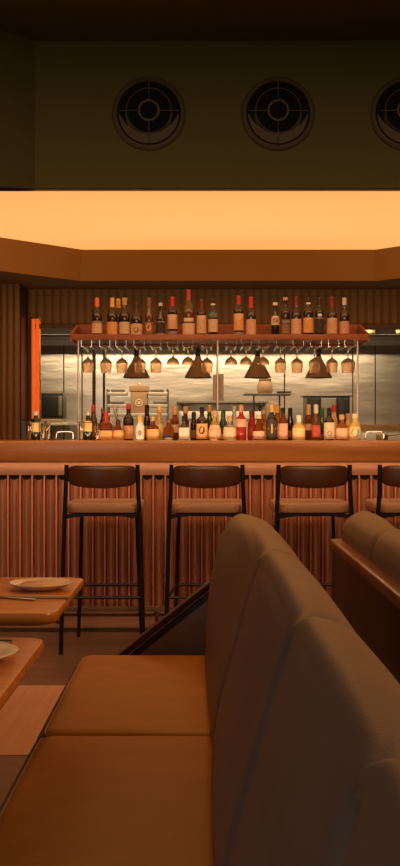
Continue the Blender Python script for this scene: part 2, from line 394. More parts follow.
# ------------------------------------------------------------------ the bar
YF = 6.39
bar = empty('bar_counter', (.2, YF, 0), 'long bar counter with polished wood top and fluted copper front', 'bar')
BX0, BX1 = XL+.25-.2, XR-.25-.2
tp = MB().prism([(-.25,.985),(.50,.985),(.50,1.105),(-.25,1.105)], BX0, BX1, 'x')
tp.build('countertop', M['woodbar'], bar, bevel=.012)
MB().box(BX0+.02, BX1-.02, 0, .42, .13, .985).build('carcass', M['wallbrown'], bar)
MB().box(BX0+.02, BX1-.02, -.012, 0, .905, .985).build('top_band', M['copperband'], bar, bevel=.003)
fl = MB(); fins = MB(); per = .0700; n = int((BX1-BX0-.04)/per); x = BX0+.02; K = 12; D = .032
for i in range(n):
    a = x+i*per; fin = .0095
    # fin
    fins.box(a-fin/2, a+fin/2, -D-.004, 0, .145, .905)
    # convex rod with slanted top cut
    w = per-fin; lo = []; hi = []
    for k in range(K+1):
        t = PI*k/K; xx = a+fin/2+w/2-w/2*math.cos(t); yy = -D*.96*math.sin(t)
        lo.append((xx,yy,.145)); hi.append((xx,yy,.905+yy*.85))
    L = [(p[0],p[1],p[2]) for p in lo]; H = hi
    m_ = K+1
    fl.add(L+H, [(k,k+1,m_+k+1,m_+k) for k in range(K)])
fl.open = True
ff_ = fl.build('fluted_front', M['copper'], bar)
fins.build('flute_ridges', M['copperband'], ff_)
# black sheets over the flute tops, standing in for the shade inside
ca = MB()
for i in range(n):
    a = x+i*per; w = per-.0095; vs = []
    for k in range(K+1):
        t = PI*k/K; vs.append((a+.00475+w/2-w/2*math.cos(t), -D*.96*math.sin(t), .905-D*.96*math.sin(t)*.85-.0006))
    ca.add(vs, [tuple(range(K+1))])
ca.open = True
ca.build('flute_top_shade', M['black'], bar)
MB().box(BX0+.02, BX1-.02, -.045, .05, .118, .147).build('base_ledge', M['wallbrown'], bar, bevel=.004)
MB().box(BX0+.02, BX1-.02, .0, .05, 0, .118).build('plinth', M['plinth'], bar)
MB().box(BX0+.02, BX1-.02, -.02, .0, 0, .018).build('floor_skirt', M['wallbrown'], bar, bevel=.003)
fr = MB().tube([(BX0+.05,-.14,.125),(BX1-.05,-.14,.125)], .013, 12).build('foot_rail', M['railmetal'], bar)
for px in (-40, 58, 157, 256, 355, 454):
    bxx = wx(px, 6.3)-.2
    MB().tube([(bxx,-.14,.115),(bxx,-.13,.07),(bxx,0,.05)], .008, 8).lathe([(0,0),(.02,0),(.02,.026),(0,.026)],12,(bxx,-.14,.112)).build('rail_bracket', M['railmetal'], bar)
# back ledge carrying the bottle row and the hanging shelf posts
lg = empty('back_bar_ledge', (.2, 7.62, 0), 'long low back bar ledge carrying the row of spirit bottles', 'bar')
MB().box(BX0, BX1, -.34, .34, 1.04, 1.10).build('ledge_top', M['woodbar'], lg, bevel=.008)
MB().box(BX0+.05, BX1-.05, -.28, .28, 0, 1.04).build('ledge_base', M['steeldark'], lg)

# overhead shelf
SD = 7.66
sh = empty('bottle_shelf', (.14, SD, 1.79), 'long wooden overhead tray shelf of wine bottles held on slim rods', 'shelf')
sx0, sx1 = wx(72.5,SD)-.14, wx(367,SD)-.14
MB().box(sx0, sx1, 0, .40, .012, .046).build('shelf_board', M['shelfwood'], sh, bevel=.003)
MB().box(sx0, sx1, -.018, 0, .008, .046).build('front_lip', M['shelfwood'], sh, bevel=.003)
MB().box(sx0, sx1, .40, .418, 0, .155).build('back_board', M['shelfwood'], sh, bevel=.003)
for s_, a in ((sx0,-1),(sx1,1)):
    MB().prism([(0,0),(.418,0),(.418,.155),(0,.05)], s_ if a > 0 else s_-.018, s_+.018 if a > 0 else s_, 'x').build('end_board', M['shelfwood'], sh)
for px in (78.3, 217.6, 357.5):
    xx = wx(px, SD+.02)-.14
    rd = MB().tube([(xx,.02,-.69),(xx,.02,.012)], .0065, 10).build('support_rod', M['rodwhite'], sh)
    xb = xx
    MB().tube([(xb,.26,-.69),(xb,.26,.012)], .005, 10).build('support_rod', M['steeldark'], sh)
glass_px = [88,106,122,140,156,173,188,207,231,246,263,280.5,297,314.5,332,348]
short = {173,188,231,246,263}
for px in glass_px:
    xx = wx(px,SD+.1)-.14; g = MB()
    for s_ in (-1,1):
        g.box(xx+s_*.036-.0015, xx+s_*.036+.0015, -.005, .33, -.038, .012)
        g.box(min(xx+s_*.036,xx+s_*.022), max(xx+s_*.036,xx+s_*.022), -.005, .33, -.0405, -.038)
    g.build('glass_rail', M['chrome'], sh)
gl_lab = {88:'hanging wine glass at the far left of the rack under the shelf',106:'second hanging wine glass from the left under the shelf',
 122:'hanging wine glass just left of the leftmost cone lamp',140:'hanging wine glass in front of the leftmost cone lamp',156:'hanging wine glass just right of the leftmost cone lamp',
 173:'short hanging coupe glass, left of the pair before the second cone lamp',188:'short hanging coupe glass, right of the pair before the second cone lamp',
 207:'hanging glass just right of the second cone lamp',231:'short hanging coupe glass just right of the middle rod',246:'short hanging coupe glass just left of the third cone lamp',
 263:'short hanging coupe glass over the right side of the third cone lamp',280.5:'hanging wine glass just right of the third cone lamp',297:'hanging wine glass left of the rightmost cone lamp, under the black-labelled bottle gap',
 314.5:'hanging wine glass in front of the rightmost cone lamp',332:'hanging wine glass just right of the rightmost cone lamp',348:'wide hanging wine glass at the far right beside the rod'}
gl_lab[297] = 'hanging wine glass midway between the third and the rightmost cone lamps'
for px in glass_px:
    xx = wx(px,SD+.1); big = 1.18 if px == 348 else 1
    # local z=0 at the rim (open end, facing down)
    if px in short:
        h = .125; pr = [(.0415,0),(.043,.012),(.040,.030),(.026,.046),(.006,.056),(.0035,.064),(.0035,.114),(.010,.119),(.030,.1215),(.030,.1235),(0,.1245)]
        inn = [(.0,.052),(.022,.044),(.038,.028),(.041,.012),(.0400,0)]
    else:
        h = .181; pr = [(.034*big,0),(.0385*big,.03),(.0415*big,.062),(.040*big,.075),(.026*big,.092),(.007,.104),(.0035,.112),(.0035,.170),(.010,.175),(.030,.1775),(.030,.1795),(0,.1805)]
        inn = [(.0,.099),(.022*big,.090),(.0385*big,.074),(.040*big,.062),(.037*big,.03),(.0328*big,0)]
    g = MB(); g.lathe(inn+pr, 24)
    g.open = False
    zt = 1.79-.038+.0005
    tag(g.build('wine_glass' if px not in short else 'coupe_glass', M['hangglass'], loc=(xx,SD+.1,zt-(.1775 if px not in short else .1215))), gl_lab[px], 'glass', 'glasses hanging under the bottle shelf')

# ------------------------------------------------------------------ bottles
def bottle(px, d, base, top_py, w_px, style, gcol, cap, caph, labs, desc, group, name='wine_bottle', emblem=None, neckc=None):
    """px column, distance, base z, top row, body width in px; labs: list of (colour, frac z0, frac z1, half angle)"""
    H = wz(top_py, d)-base; R = w_px/2/F*d; x = wx(px, d)
    t = empty(name, (x, d, base), desc, 'bottle', group)
    nr = .0145
    if style == 'burg': P = [(.90*R,0),(R,.012),(R,.50*H),(.97*R,.54*H),(.80*R,.62*H),(.52*R,.70*H),(nr*1.05,.80*H),(nr*.93,.90*H),(nr,.965*H),(nr*.95,H-.002),(nr*.5,H)]; ex = 2
    elif style == 'bord': P = [(.90*R,0),(R,.012),(R,.60*H),(.96*R,.65*H),(.75*R,.70*H),(nr*1.12,.745*H),(nr*.95,.80*H),(nr*.93,.93*H),(nr,.96*H),(nr*.95,H-.002),(nr*.5,H)]; ex = 2
    elif style == 'round': P = [(.90*R,0),(R,.010),(R,.55*H),(.95*R,.60*H),(.70*R,.66*H),(nr*1.15,.71*H),(nr,.76*H),(nr,H-.004),(nr*.6,H)]; ex = 2
    elif style == 'squat': P = [(.92*R,0),(R,.010),(R,.50*H),(.95*R,.56*H),(.65*R,.64*H),(nr*1.2,.68*H),(nr*1.05,.72*H),(nr*1.1,H-.004),(nr*.6,H)]; ex = 2
    elif style == 'square': P = [(.88*R,0,5),(.97*R,.010,5),(.97*R,.52*H,5),(.93*R,.56*H,4.5),(.68*R,.62*H,3),(nr*1.2,.66*H,2),(nr*1.0,.70*H,2),(nr*1.05,H-.004,2),(nr*.6,H,2)]; ex = 5
    elif style == 'slim': P = [(.9*R,0),(R,.010),(R,.48*H),(.9*R,.56*H),(nr*1.1,.70*H),(nr*.95,.76*H),(nr*.95,H-.003),(nr*.6,H)]; ex = 2
    elif style == 'pear': P = [(.80*R,0),(.95*R,.012),(R,.18*H),(.96*R,.36*H),(.70*R,.52*H),(nr*1.25,.66*H),(nr*1.0,.76*H),(nr*1.0,H-.003),(nr*.6,H)]; ex = 2
    b = MB(); b.lathe(P, 28); b.build('body', GL[gcol], t)
    def rad(z):
        for (a, c) in zip(P[:-1], P[1:]):
            if a[1] <= z <= c[1] and c[1] > a[1]: return a[0]+(c[0]-a[0])*(z-a[1])/(c[1]-a[1])
        return P[-1][0]
    # capsule / stopper
    z0 = H-caph; cp = [(rad(z0)+.0012, z0)]
    for p in P:
        if z0 < p[1] < H: cp.append((p[0]+.0014, p[1]))
    cp.append((nr*.62, H+.0015)); cp.append((0, H+.002))
    if cap in ('cork','cream','tan','white') and caph < .05: cp = [(nr*1.15,z0),(nr*1.25,z0+.003),(nr*1.25,H),(nr*1.1,H+.003),(0,H+.003)]
    c = MB(); c.lathe([(0,z0)]+cp, 20); c.build('cap', CM[cap], t)
    def patch(z0, z1, ang, off, m, nm):
        g = MB(); n = 16; rows = 4; vs = []; fs = []
        for s_ in (0, 1):
            for j in range(rows+1):
                z = z0+(z1-z0)*j/rows; r = rad(z)+off+(.0006 if s_ else 0)
                for k in range(n+1):
                    a = -PI/2-ang+2*ang*k/n; ca_, sa_ = math.cos(a), math.sin(a)
                    q = (abs(ca_)**ex+abs(sa_)**ex)**(-1/ex)
                    vs.append((r*q*ca_, r*q*sa_, z))
        w = n+1; B = (rows+1)*w
        for j in range(rows):
            for k in range(n):
                a = j*w+k; fs += [(a,a+1,a+w+1,a+w), (B+a,B+a+w,B+a+w+1,B+a+1)]
        for k in range(n): fs += [(k,B+k,B+k+1,k+1), (rows*w+k,rows*w+k+1,B+rows*w+k+1,B+rows*w+k)]
        for j in range(rows): fs += [(j*w,(j+1)*w,B+(j+1)*w,B+j*w), (j*w+n,B+j*w+n,B+(j+1)*w+n,(j+1)*w+n)]
        g.add(vs, fs); return g.build(nm, m, t)
    first = None
    for (lc, a0, a1, ang) in labs:
        o = patch(a0*H, a1*H, ang, .0008, LM[lc], 'label'); first = first or o
    if emblem:
        ec, a0, a1, ew = emblem; shp = MB(); n = 18; vs = [(0,0,0)]; zc = (a0+a1)/2*H; hz = (a1-a0)/2*H
        sides = 4 if ec[1] == 'd' else 18; vs = []
        r = rad(zc)+.0024
        for k in range(sides):
            a = 2*PI*k/sides; th = -PI/2+ew*math.cos(a); z = zc+hz*math.sin(a)
            q = (abs(math.cos(th))**ex+abs(math.sin(th))**ex)**(-1/ex)
            vs.append((r*q*math.cos(th), r*q*math.sin(th), z))
        vs2 = [(v[0],v[1]-.001,v[2]) for v in vs]; nn = len(vs)
        shp.add(vs+vs2, [tuple(range(nn)), tuple(range(nn,2*nn))[::-1]]+[(k,(k+1)%nn,nn+(k+1)%nn,nn+k) for k in range(nn)])
        e = shp.build('emblem', LM[ec[0]], first if first else t)
    return t

TB = 1.8365; TD = 7.78; G1 = 'wine bottles on the overhead shelf'; A = 1.5
top = [
 (97,298,10,'burg','dark','orange',.06,[('cream',.06,.33,A),('grey',.335,.39,A)],'dark wine bottle with orange capsule, first at the left end of the overhead shelf'),
 (112.3,298,10.5,'burg','dark','gold',.065,[('orange',.03,.36,A)],'dark wine bottle with gold capsule and plain ochre label, second from left on overhead shelf'),
 (118.3,299,9.5,'burg','dark','gold',.065,[('orange',.03,.34,A)],'gold-capped dark wine bottle half hidden behind its neighbour on the overhead shelf'),
 (124.6,298,10.5,'burg','dark','tan',.05,[('cream',.05,.36,A)],'dark wine bottle with flared tan capsule and cream label on overhead shelf',None,'w'),
 (136.5,303,11.5,'burg','dark','dark',.05,[('cream',.03,.36,A)],'dark-capped wine bottle whose cream label has a brown blotch, overhead shelf',('brown','o',.08,.26,.5)),
 (149,298,8.5,'slim','brown','brown',.06,[('brown',.05,.36,A)],'slim brown wine bottle with tan medallion label on overhead shelf',('orange','o',.12,.33,.6)),
 (160.6,303,8.5,'slim','dark','silver',.022,[('grey',.03,.08,A),('dark',.1,.4,A),('grey',.4,.44,A)],'short dark bottle with silver cap and black label on overhead shelf'),
 (172.5,297,9.5,'bord','dark','red',.065,[('peach',.17,.54,A),('grey',.02,.12,A)],'red-capped wine bottle with tall cream label and grey base, left of the tallest bottle'),
 (188.6,290,12,'burg','brown','red',.07,[('cream',.02,.27,A),('cream',.30,.38,.9)],'tallest wine bottle on the overhead shelf, red capsule and two-part label'),
 (201.5,300,9.5,'bord','dark','dkred',.06,[('peach',.06,.56,A)],'dark wine bottle with very tall peach label, right of the tallest bottle'),
 (213,299,9,'bord','dark','dark',.05,[('cream',.10,.45,A),('teal',.49,.62,A)],'dark bottle with grey-green upper label and cream lower label, overhead shelf',None,'n'),
 (238.7,296,9.5,'bord','dark','red',.06,[('orange',.13,.55,A),('grey',.02,.09,A)],'red-capped wine bottle with ochre label, right of the wide gap on the shelf'),
 (251,297,9.5,'burg','dark','red',.075,[('peach',.03,.42,A)],'red-capped wine bottle with low peach label, second right of the wide gap'),
 (275.3,303,8,'slim','black','cream',.018,[('cream',.32,.60,A)],'short black bottle with pale cap and square label placed high, overhead shelf',('brown','o',.40,.53,.6)),
 (285.5,298,9,'bord','dark','tan',.018,[('brown',.05,.30,A),('grey',.32,.42,1.0)],'dark bottle with brown label and tan-ringed neck, right of the short black bottle'),
 (296.2,297,10,'burg','dark','dkred',.06,[('peach',.04,.43,A)],'dark wine bottle with dark red capsule and peach label, left of the ring-necked bottle'),
 (308.3,298,10,'bord','dark','dark',.04,[('orange',.08,.47,A)],'wine bottle with cream ring round its neck and ochre label, overhead shelf',None,'n'),
 (319.4,298,8.5,'bord','black','dark',.05,[('dark',.08,.42,A),('grey',.44,.48,A)],'all-black bottle with small silver emblem on the overhead shelf',('white','o',.50,.58,.5)),
 (332,297,10,'burg','dark','dkred',.07,[('peach',.05,.45,A)],'wine bottle with dark red capsule and peach label with brown crest, second from right',('orange','o',.20,.32,.4)),
 (344.4,298,9.5,'burg','dark','silver',.05,[('pink',.05,.38,A)],'wine bottle with silver-grey capsule and low pink label, rightmost on overhead shelf'),
]
for i, b in enumerate(top):
    dd = TD+(.10 if i == 2 else 0)
    t = bottle(b[0], dd, TB, b[1], b[2], b[3], b[4], b[5], b[6], b[7], b[8], G1, emblem=(b[9][0:2],)+tuple(b[9][2:]) if len(b) > 9 and b[9] else None)
    if len(b) > 10 and b[10] == 'n':
        H = wz(b[1],dd)-TB
        MB().ring([(.0140,0),(.0165,0),(.0165,.012),(.0140,.012)], 20, Matrix.Translation((0,0,H-.045))).build('neck_ring', CM['white'], t)
    if len(b) > 10 and b[10] == 'w':
        H = wz(b[1],dd)-TB
        MB().lathe([(0,0),(.017,0),(.021,.028),(0,.03)], 16, (0,0,H-.028)).build('stopper', CM['tan'], t)

LZ = 1.1005; G2 = 'spirit bottles along the back bar'
# px, top, width, style, glass, cap, caph, labels, row(0 front, 1 middle, 2 back), label text, emblem
br = [
 (36,411,8.5,'round','dkgreen','silver',.03,[('yellow',.28,.60,1.0)],0,'dark bottle with pale shield label at the far left of the back bar'),
 (88,411,9.5,'round','dkgreen','silver',.03,[('yellow',.30,.66,1.0)],0,'dark green bottle with pale shield label, at the left rod of the shelf'),
 (93.5,405,7.5,'round','brown','red',.045,[('brown',.1,.4,A)],2,'red-capped brown bottle directly right of the green shield-label bottle'),
 (103.3,408,7,'round','dark','brown',.04,[('grey',.1,.4,A)],2,'dark bottle standing behind the red-necked amber bottle'),
 (106,412,13.5,'square','redamber','red',.075,[('orange',.02,.34,A)],0,'wide amber bottle with long red wax neck and ochre label'),
 (115.5,405,6.5,'round','clear','silver',.03,[('grey',.15,.4,A)],2,'clear slim bottle standing behind the gap left of the squat amber bottle'),
 (118.3,420,11.5,'pear','redamber','dark',.022,[('orange',.03,.50,A)],0,'squat amber bottle with ochre label, right of the red wax neck bottle'),
 (128.5,404,10.5,'round','dark','red',.035,[('orange',.04,.40,A)],1,'dark bottle with bright red cap and ochre label, left of the white bottle',('dark','o',.46,.60,.7)),
 (140,415.5,8.2,'round','white','gold',.045,[('white',.05,.60,A)],-1,'white bottle with gold cap standing in front of the row',('grey','o',.18,.42,.45)),
 (147,405,6.5,'round','dark','black',.05,[('brown',.1,.4,A)],2,'dark bottle with black neck, behind the white bottle with gold cap'),
 (152.8,417,13,'square','redamber','cork',.028,[('orange',.03,.48,A)],0,'wide amber bottle with cork stopper, right of the white bottle'),
 (159.5,406,9.5,'pear','gold','gold',.04,[('yellow',.12,.48,A)],1,'tall golden bottle with tapering shoulders behind the wide amber bottle'),
 (168.8,419,11,'square','redamber','brown',.025,[('dark',.02,.28,A)],0,'short brown square bottle with black label, right of the golden bottle',('white','o',.03,.13,.7)),
 (175,406,7.5,'round','redamber','copper',.06,[('peach',.22,.46,A)],1,'amber bottle with long copper coloured neck, behind the short brown bottle'),
 (185.5,407,7,'round','brown','tan',.045,[('grey',.1,.4,A)],2,'bottle with tan neck rising behind the white-labelled flask'),
 (184,416,10.5,'square','dark','black',.03,[('white',.04,.52,A)],0,'dark square bottle with black stopper and white label'),
 (193.8,412,7,'round','dark','black',.04,[('brown',.08,.35,A)],1,'small dark bottle right of the square white-labelled bottle'),
 (202,407,11,'round','dark','black',.04,[('orange',.05,.50,A)],0,'dark bottle with ochre label and dark round emblem, near the middle of the row',('dark','o',.18,.42,.55)),
 (209.5,405,6.5,'round','green','tan',.05,[('brown',.1,.3,A)],2,'green bottle with tan cap behind the round-emblem bottle'),
 (214.8,411,13,'pear','gold','cork',.035,[('peach',.06,.52,1.25)],0,'pear-shaped pale golden bottle with cork, directly below the middle rod'),
 (223.2,410,8,'round','green','green',.05,[('yellow',.05,.20,A)],1,'bright green bottle left of the clear cork-stoppered bottle'),
 (229.8,416.5,13,'squat','clear','cork',.03,[('cream',.04,.54,1.3)],0,'squat clear bottle with cork and pale label, just left of the red spirit'),
 (234.2,406,6,'slim','clear','silver',.03,[('grey',.1,.3,A)],2,'slim clear bottle with silver cap behind the squat clear bottle'),
 (241.2,405,10.5,'round','pink','copper',.05,[('pink',.38,.60,A)],0,'tall bottle of bright red spirit with copper coloured neck'),
 (251.5,411,8,'round','pink','dkred',.04,[('red',.12,.45,A)],1,'reddish brown bottle between the bright red spirit and the round amber flask'),
 (258.8,415,12.5,'pear','redamber','cream',.025,[('peach',.05,.36,A)],0,'rounded amber flask with cream stopper and low pale label'),
 (263.5,410,9,'round','amber','tan',.03,[('orange',.1,.45,A)],2,'tan bottle behind the rounded amber flask'),
 (271.6,404,10.3,'round','black','gold',.055,[('dark',.04,.56,A)],0,'black bottle with gold neck and orange diamond emblem',('orange','d',.18,.46,.85)),
 (277.3,405,7.5,'round','amber','gold',.055,[('orange',.1,.4,A)],2,'gold-necked amber bottle behind the diamond-emblem bottle'),
 (283,408,9.5,'round','redamber','black',.03,[('pink',.04,.52,A)],0,'amber bottle with black cap and tall pink label, right of the diamond-emblem bottle'),
 (290.2,408,7.5,'slim','black','black',.04,[('brown',.08,.30,A)],1,'slim black bottle left of the wide yellow bottle with white cap'),
 (298.8,415,12.5,'squat','yellow','white',.05,[('yellow',.04,.48,A)],0,'wide pale yellow bottle with tall white cap'),
 (308.6,404.5,7.6,'round','redamber','tan',.07,[('pink',.28,.46,A)],1,'dark amber bottle with long tan neck, right of the white-capped yellow bottle'),
 (316,404.5,8.6,'round','brown','silver',.06,[('red',.08,.42,A)],0,'dark reddish bottle with long silver neck, left of the slim green bottle'),
 (322,408,7,'slim','green','green',.05,[('brown',.06,.2,A)],1,'slim green bottle between the silver-necked bottle and the speckled label'),
 (329.2,408,10.5,'round','dark','black',.035,[('cream',.04,.55,A)],0,'bottle with black cap and speckled cream label, toward the right end',('grey','o',.12,.30,.5)),
 (334,405,7,'round','yellow','red',.05,[('orange',.1,.4,A)],2,'red-capped yellow bottle behind the speckled cream label'),
 (341.8,415,12,'squat','amber','cork',.03,[('peach',.06,.48,A)],0,'squat amber bottle with cork stopper, second from the right end'),
 (348.2,414,7,'round','yellow','tan',.03,[('yellow',.1,.4,A)],2,'small yellow bottle partly hidden behind the green-emblem bottle'),
 (354.6,414,11.5,'squat','yellow','cream',.03,[('yellow',.04,.50,A)],0,'yellow bottle with round blue-green emblem, rightmost of the row',('bluegreen','o',.13,.45,.75)),
]
rowd = {-1:7.36, 0:7.47, 1:7.58, 2:7.70}
for i, b in enumerate(br):
    d = rowd[b[8]]
    if i == 9: d = 7.74
    bottle(b[0], d, LZ, b[1], b[2], b[3], b[4], b[5], b[6], b[7], b[9], G2, name='liquor_bottle', emblem=(b[10][0:2],)+tuple(b[10][2:]) if len(b) > 10 and b[10] else None)
# clear tumblers
tl = [(29.5,'tall clear mixing glass at the far left of the back bar'),(43,'clear mixing glass just right of the far left shield-label bottle'),(47.5,'clear mixing glass left of the left chrome arch'),
      (81.5,'clear mixing glass left of the green shield-label bottle'),(97.5,'clear mixing glass just left of the red wax neck bottle')]
for i, (px, lab) in enumerate(tl):
    d = 7.40 if i != 4 else 7.36; s_ = .9 if i in (1,4) else 1
    g = MB().lathe([(0,.008),(.012,.010),(.0135*s_,.02),(.0185*s_,.128*s_),(.0205*s_,.128*s_),(.0165*s_,.004),(.014,0),(0,0)], 20)
    tag(g.build('mixing_glass', M['glass'], loc=(wx(px,d),d,LZ)), lab, 'glass', 'clear glasses on the back bar')
# chrome arches (low tap rails)
for (a, b, lab) in ((56,73.5,'low chrome arch-shaped tap at the left end of the back bar'),(365,384,'low chrome arch-shaped tap at the right end of the back bar')):
    d = 7.38; w = (b-a)/F*d; cx = wx((a+b)/2,d)
    fa_ = empty('bar_tap', (cx,d,LZ), lab, 'tap', 'chrome arches on the back bar')
    pts = [(-w/2,0,0),(-w/2,0,.035),(-w/2+.006,0,.05),(-w/2+.018,0,.058),(w/2-.018,0,.058),(w/2-.006,0,.05),(w/2,0,.035),(w/2,0,0)]
    MB().tube(pts, .005, 10).build('arch', M['chrome'], fa_)
    for s_ in (-1,1): MB().lathe([(0,0),(.011,0),(.011,.006),(0,.007)], 14, (s_*w/2,0,0)).build('foot', M['chrome'], fa_)

# ------------------------------------------------------------------ bar stools
def make_stool():
    t = empty('bar_stool', (0,0,0), 'x', 'bar stool', 'bar stools in front of the copper bar')
    # origin: floor centre; -y is toward the dining room (backrest side)
    def tp(sx): return [(sx*.215,-.25,0),(sx*.207,-.252,.30),(sx*.196,-.256,.70),(sx*.188,-.262,.84),(sx*.184,-.256,.985)]
    for sx in (-1,1):
        MB().tube(tp(sx), .0115, 10).build('leg', M['blackmetal'], t)
        MB().tube([(sx*.178,.25,0),(sx*.165,.225,.36),(sx*.152,.19,.735)], .0105, 10).build('leg', M['blackmetal'], t)
        MB().tube([(sx*.207,-.252,.295),(sx*.167,.23,.295)], .0075, 8).build('foot_rest', M['blackmetal'], t)
    MB().tube([(-.207,-.252,.295),(.207,-.252,.295)], .0085, 8).build('foot_rest', M['blackmetal'], t)
    MB().tube([(-.168,.23,.295),(.168,.23,.295)], .0085, 8).build('foot_rest', M['blackmetal'], t)
    # seat frame: arched flat bar across the near side, rails back
    N = 12; top_ = []; bot = []
    for k in range(N+1):
        u = -1+2*k/N; top_.append((u*.195,.728)); bot.append((u*.195,.702+.020*(1-u*u)))
    MB().prism(bot+top_[::-1], -.256, -.236, 'y').build('seat_frame', M['blackmetal'], t)
    MB().box(-.165,.165,-.236,.20,.716,.728).build('seat_frame', M['blackmetal'], t, bevel=.003)
    # seat cushion
    loops = []
    for (z, k) in ((.729,.93),(.735,.98),(.750,1.0),(.768,.995),(.779,.965),(.784,.90)):
        o = 1-k
        loops.append([(p[0],p[1],z) for p in rrect(-.208+o*.2,.208-o*.2,-.232+o*.2,.205-o*.2,.085-o*.1,7)])
    s = MB().loops(loops); s.build('seat', M['stoolseat'], t)
    # curved backrest pad
    loops = []; N = 18
    for k in range(N+1):
        u = -1+2*k/N; x_ = u*.186; yc = -.292+.05*u*u*1.0
        e = (1-abs(u)**8)**.5 if abs(u) < 1 else 0
        hh = .057*(.35+.65*e) ; th = .018*(.4+.6*e); zc = .925+.003*u*u
        loops.append([(x_+0*th, yc+th*math.copysign(abs(math.cos(a))**.6, math.cos(a)), zc+hh*(1 if math.sin(a) > 0 else 1.08-.28*u*u)*math.copysign(abs(math.sin(a))**.6, math.sin(a))) for a in [2*PI*j/16 for j in range(16)]])
    MB().loops(loops).build('backrest', M['stoolback'], t)
    for sx in (-1,1): MB().box(sx*.155-.03,sx*.155+.03,-.262,-.250,.925,.94).build('back_clip', M['blackmetal'], t, bevel=.003)
    return t
st = make_stool(); km = kidmap()
slab = ['bar stool furthest left, behind the table with the whole plate','bar stool directly behind the near end of the grey-brown banquette, second from left',
        'bar stool between the two banquette backs, third from left','bar stool at the right edge of the picture, half cut off']
slab[1] = 'bar stool second from left, its legs partly hidden by the near banquette back'
for i, sx in enumerate((-.508,.036,.592,1.118)):
    o = st if i == 0 else copy_tree(st, km)
    o.location = (sx, 5.965, 0); o['label'] = slab[i]

# ------------------------------------------------------------------ banquettes
# back cushion profile (x,z) at full fullness, in metres from the seat joint; ccw
prof = [(.016,.40),(.018,.47),(.020,.56),(.028,.65),(.043,.74),(.062,.815),(.084,.862),(.106,.888),(.134,.897),(.176,.886),(.214,.868),(.233,.840),(.236,.81),(.226,.70),(.222,.55),(.218,.40)]
profn = [(.024,.40),(.028,.47),(.045,.57),(.073,.67),(.092,.74),(.112,.81),(.127,.855),(.138,.880),(.155,.893),(.188,.886),(.218,.870),(.235,.842),(.236,.81),(.226,.70),(.222,.55),(.218,.40)]
def smooth_prof(p, n=3):
    out = []
    for i in range(len(p)-1):
        p0 = p[max(i-1,0)]; p1 = p[i]; p2 = p[i+1]; p3 = p[min(i+2,len(p)-1)]
        for k in range(n):
            t = k/n
            out.append(tuple(.5*((2*p1[j])+(-p0[j]+p2[j])*t+(2*p0[j]-5*p1[j]+4*p2[j]-p3[j])*t*t+(-p0[j]+3*p1[j]-3*p2[j]+p3[j])*t**3) for j in (0,1)))
    out.append(p[-1]); return out
PR = smooth_prof(prof); PN = smooth_prof(profn)
def back_cushion(y0, y1, sgn=1, x0=0):
    cx, cz = .13, .62; loops = []
    L = y1-y0; ys = []; N = 30
    for k in range(N+1): ys.append(.5-.5*math.cos(PI*k/N))
    for u in ys:
        dist = min(u, 1-u)*L; r = .042
        q = 1 if dist >= r else (1-(1-dist/r)**2.2)
        sh_ = (1-q)
        loop = []
        yy = y0+u*L; wgt = min(1,max(0,(yy-2.6)/.8)); wgt = wgt*wgt*(3-2*wgt)
        for ((ax,az),(bx_,bz_)) in zip(PR, PN):
            px_ = bx_+(ax-bx_)*wgt; pz_ = bz_+(az-bz_)*wgt
            if sgn < 0: px_ = .236-(.236-px_)*.66
            dx, dz = px_-cx, pz_-cz
            ins = (.022 if px_ < .13 else .014)*sh_*(.45 if u > .5 and y1 > 3.4 else 1)
            ln = math.hypot(dx, dz*.35) or 1
            # shrink toward the core, keep bottom
            nx_ = px_-math.copysign(min(abs(dx), ins), dx)
            nz_ = pz_-(.014*sh_ if pz_ > .8 else .014*sh_*max(0,(pz_-.6)/.2))
            bulge = .010*math.sin(PI*u)
            if dx < 0 and pz_ > .45: nx_ -= bulge*.6
            if pz_ > .85: nz_ += bulge*.5
            loop.append((x0+sgn*nx_, y0+u*L, nz_))
        loops.append(loop)
    return MB().loops(loops)
def piping(y1, sgn):
    wgt = min(1,max(0,(y1-2.6)/.8)); pts = []
    for (a, b) in zip(PR, PN):
        x_ = b[0]+(a[0]-b[0])*wgt; z_ = b[1]+(a[1]-b[1])*wgt
        if z_ < .46: continue
        if sgn < 0: x_ = .236-(.236-x_)*.66
        x_ += .013 if x_ < .13 else (-.008 if x_ > .2 else 0)
        pts.append((sgn*x_, y1-.006, z_-(.011 if z_ > .8 else .011*max(0,(z_-.6)/.2))))
    return MB().tube(pts, .0042, 8)
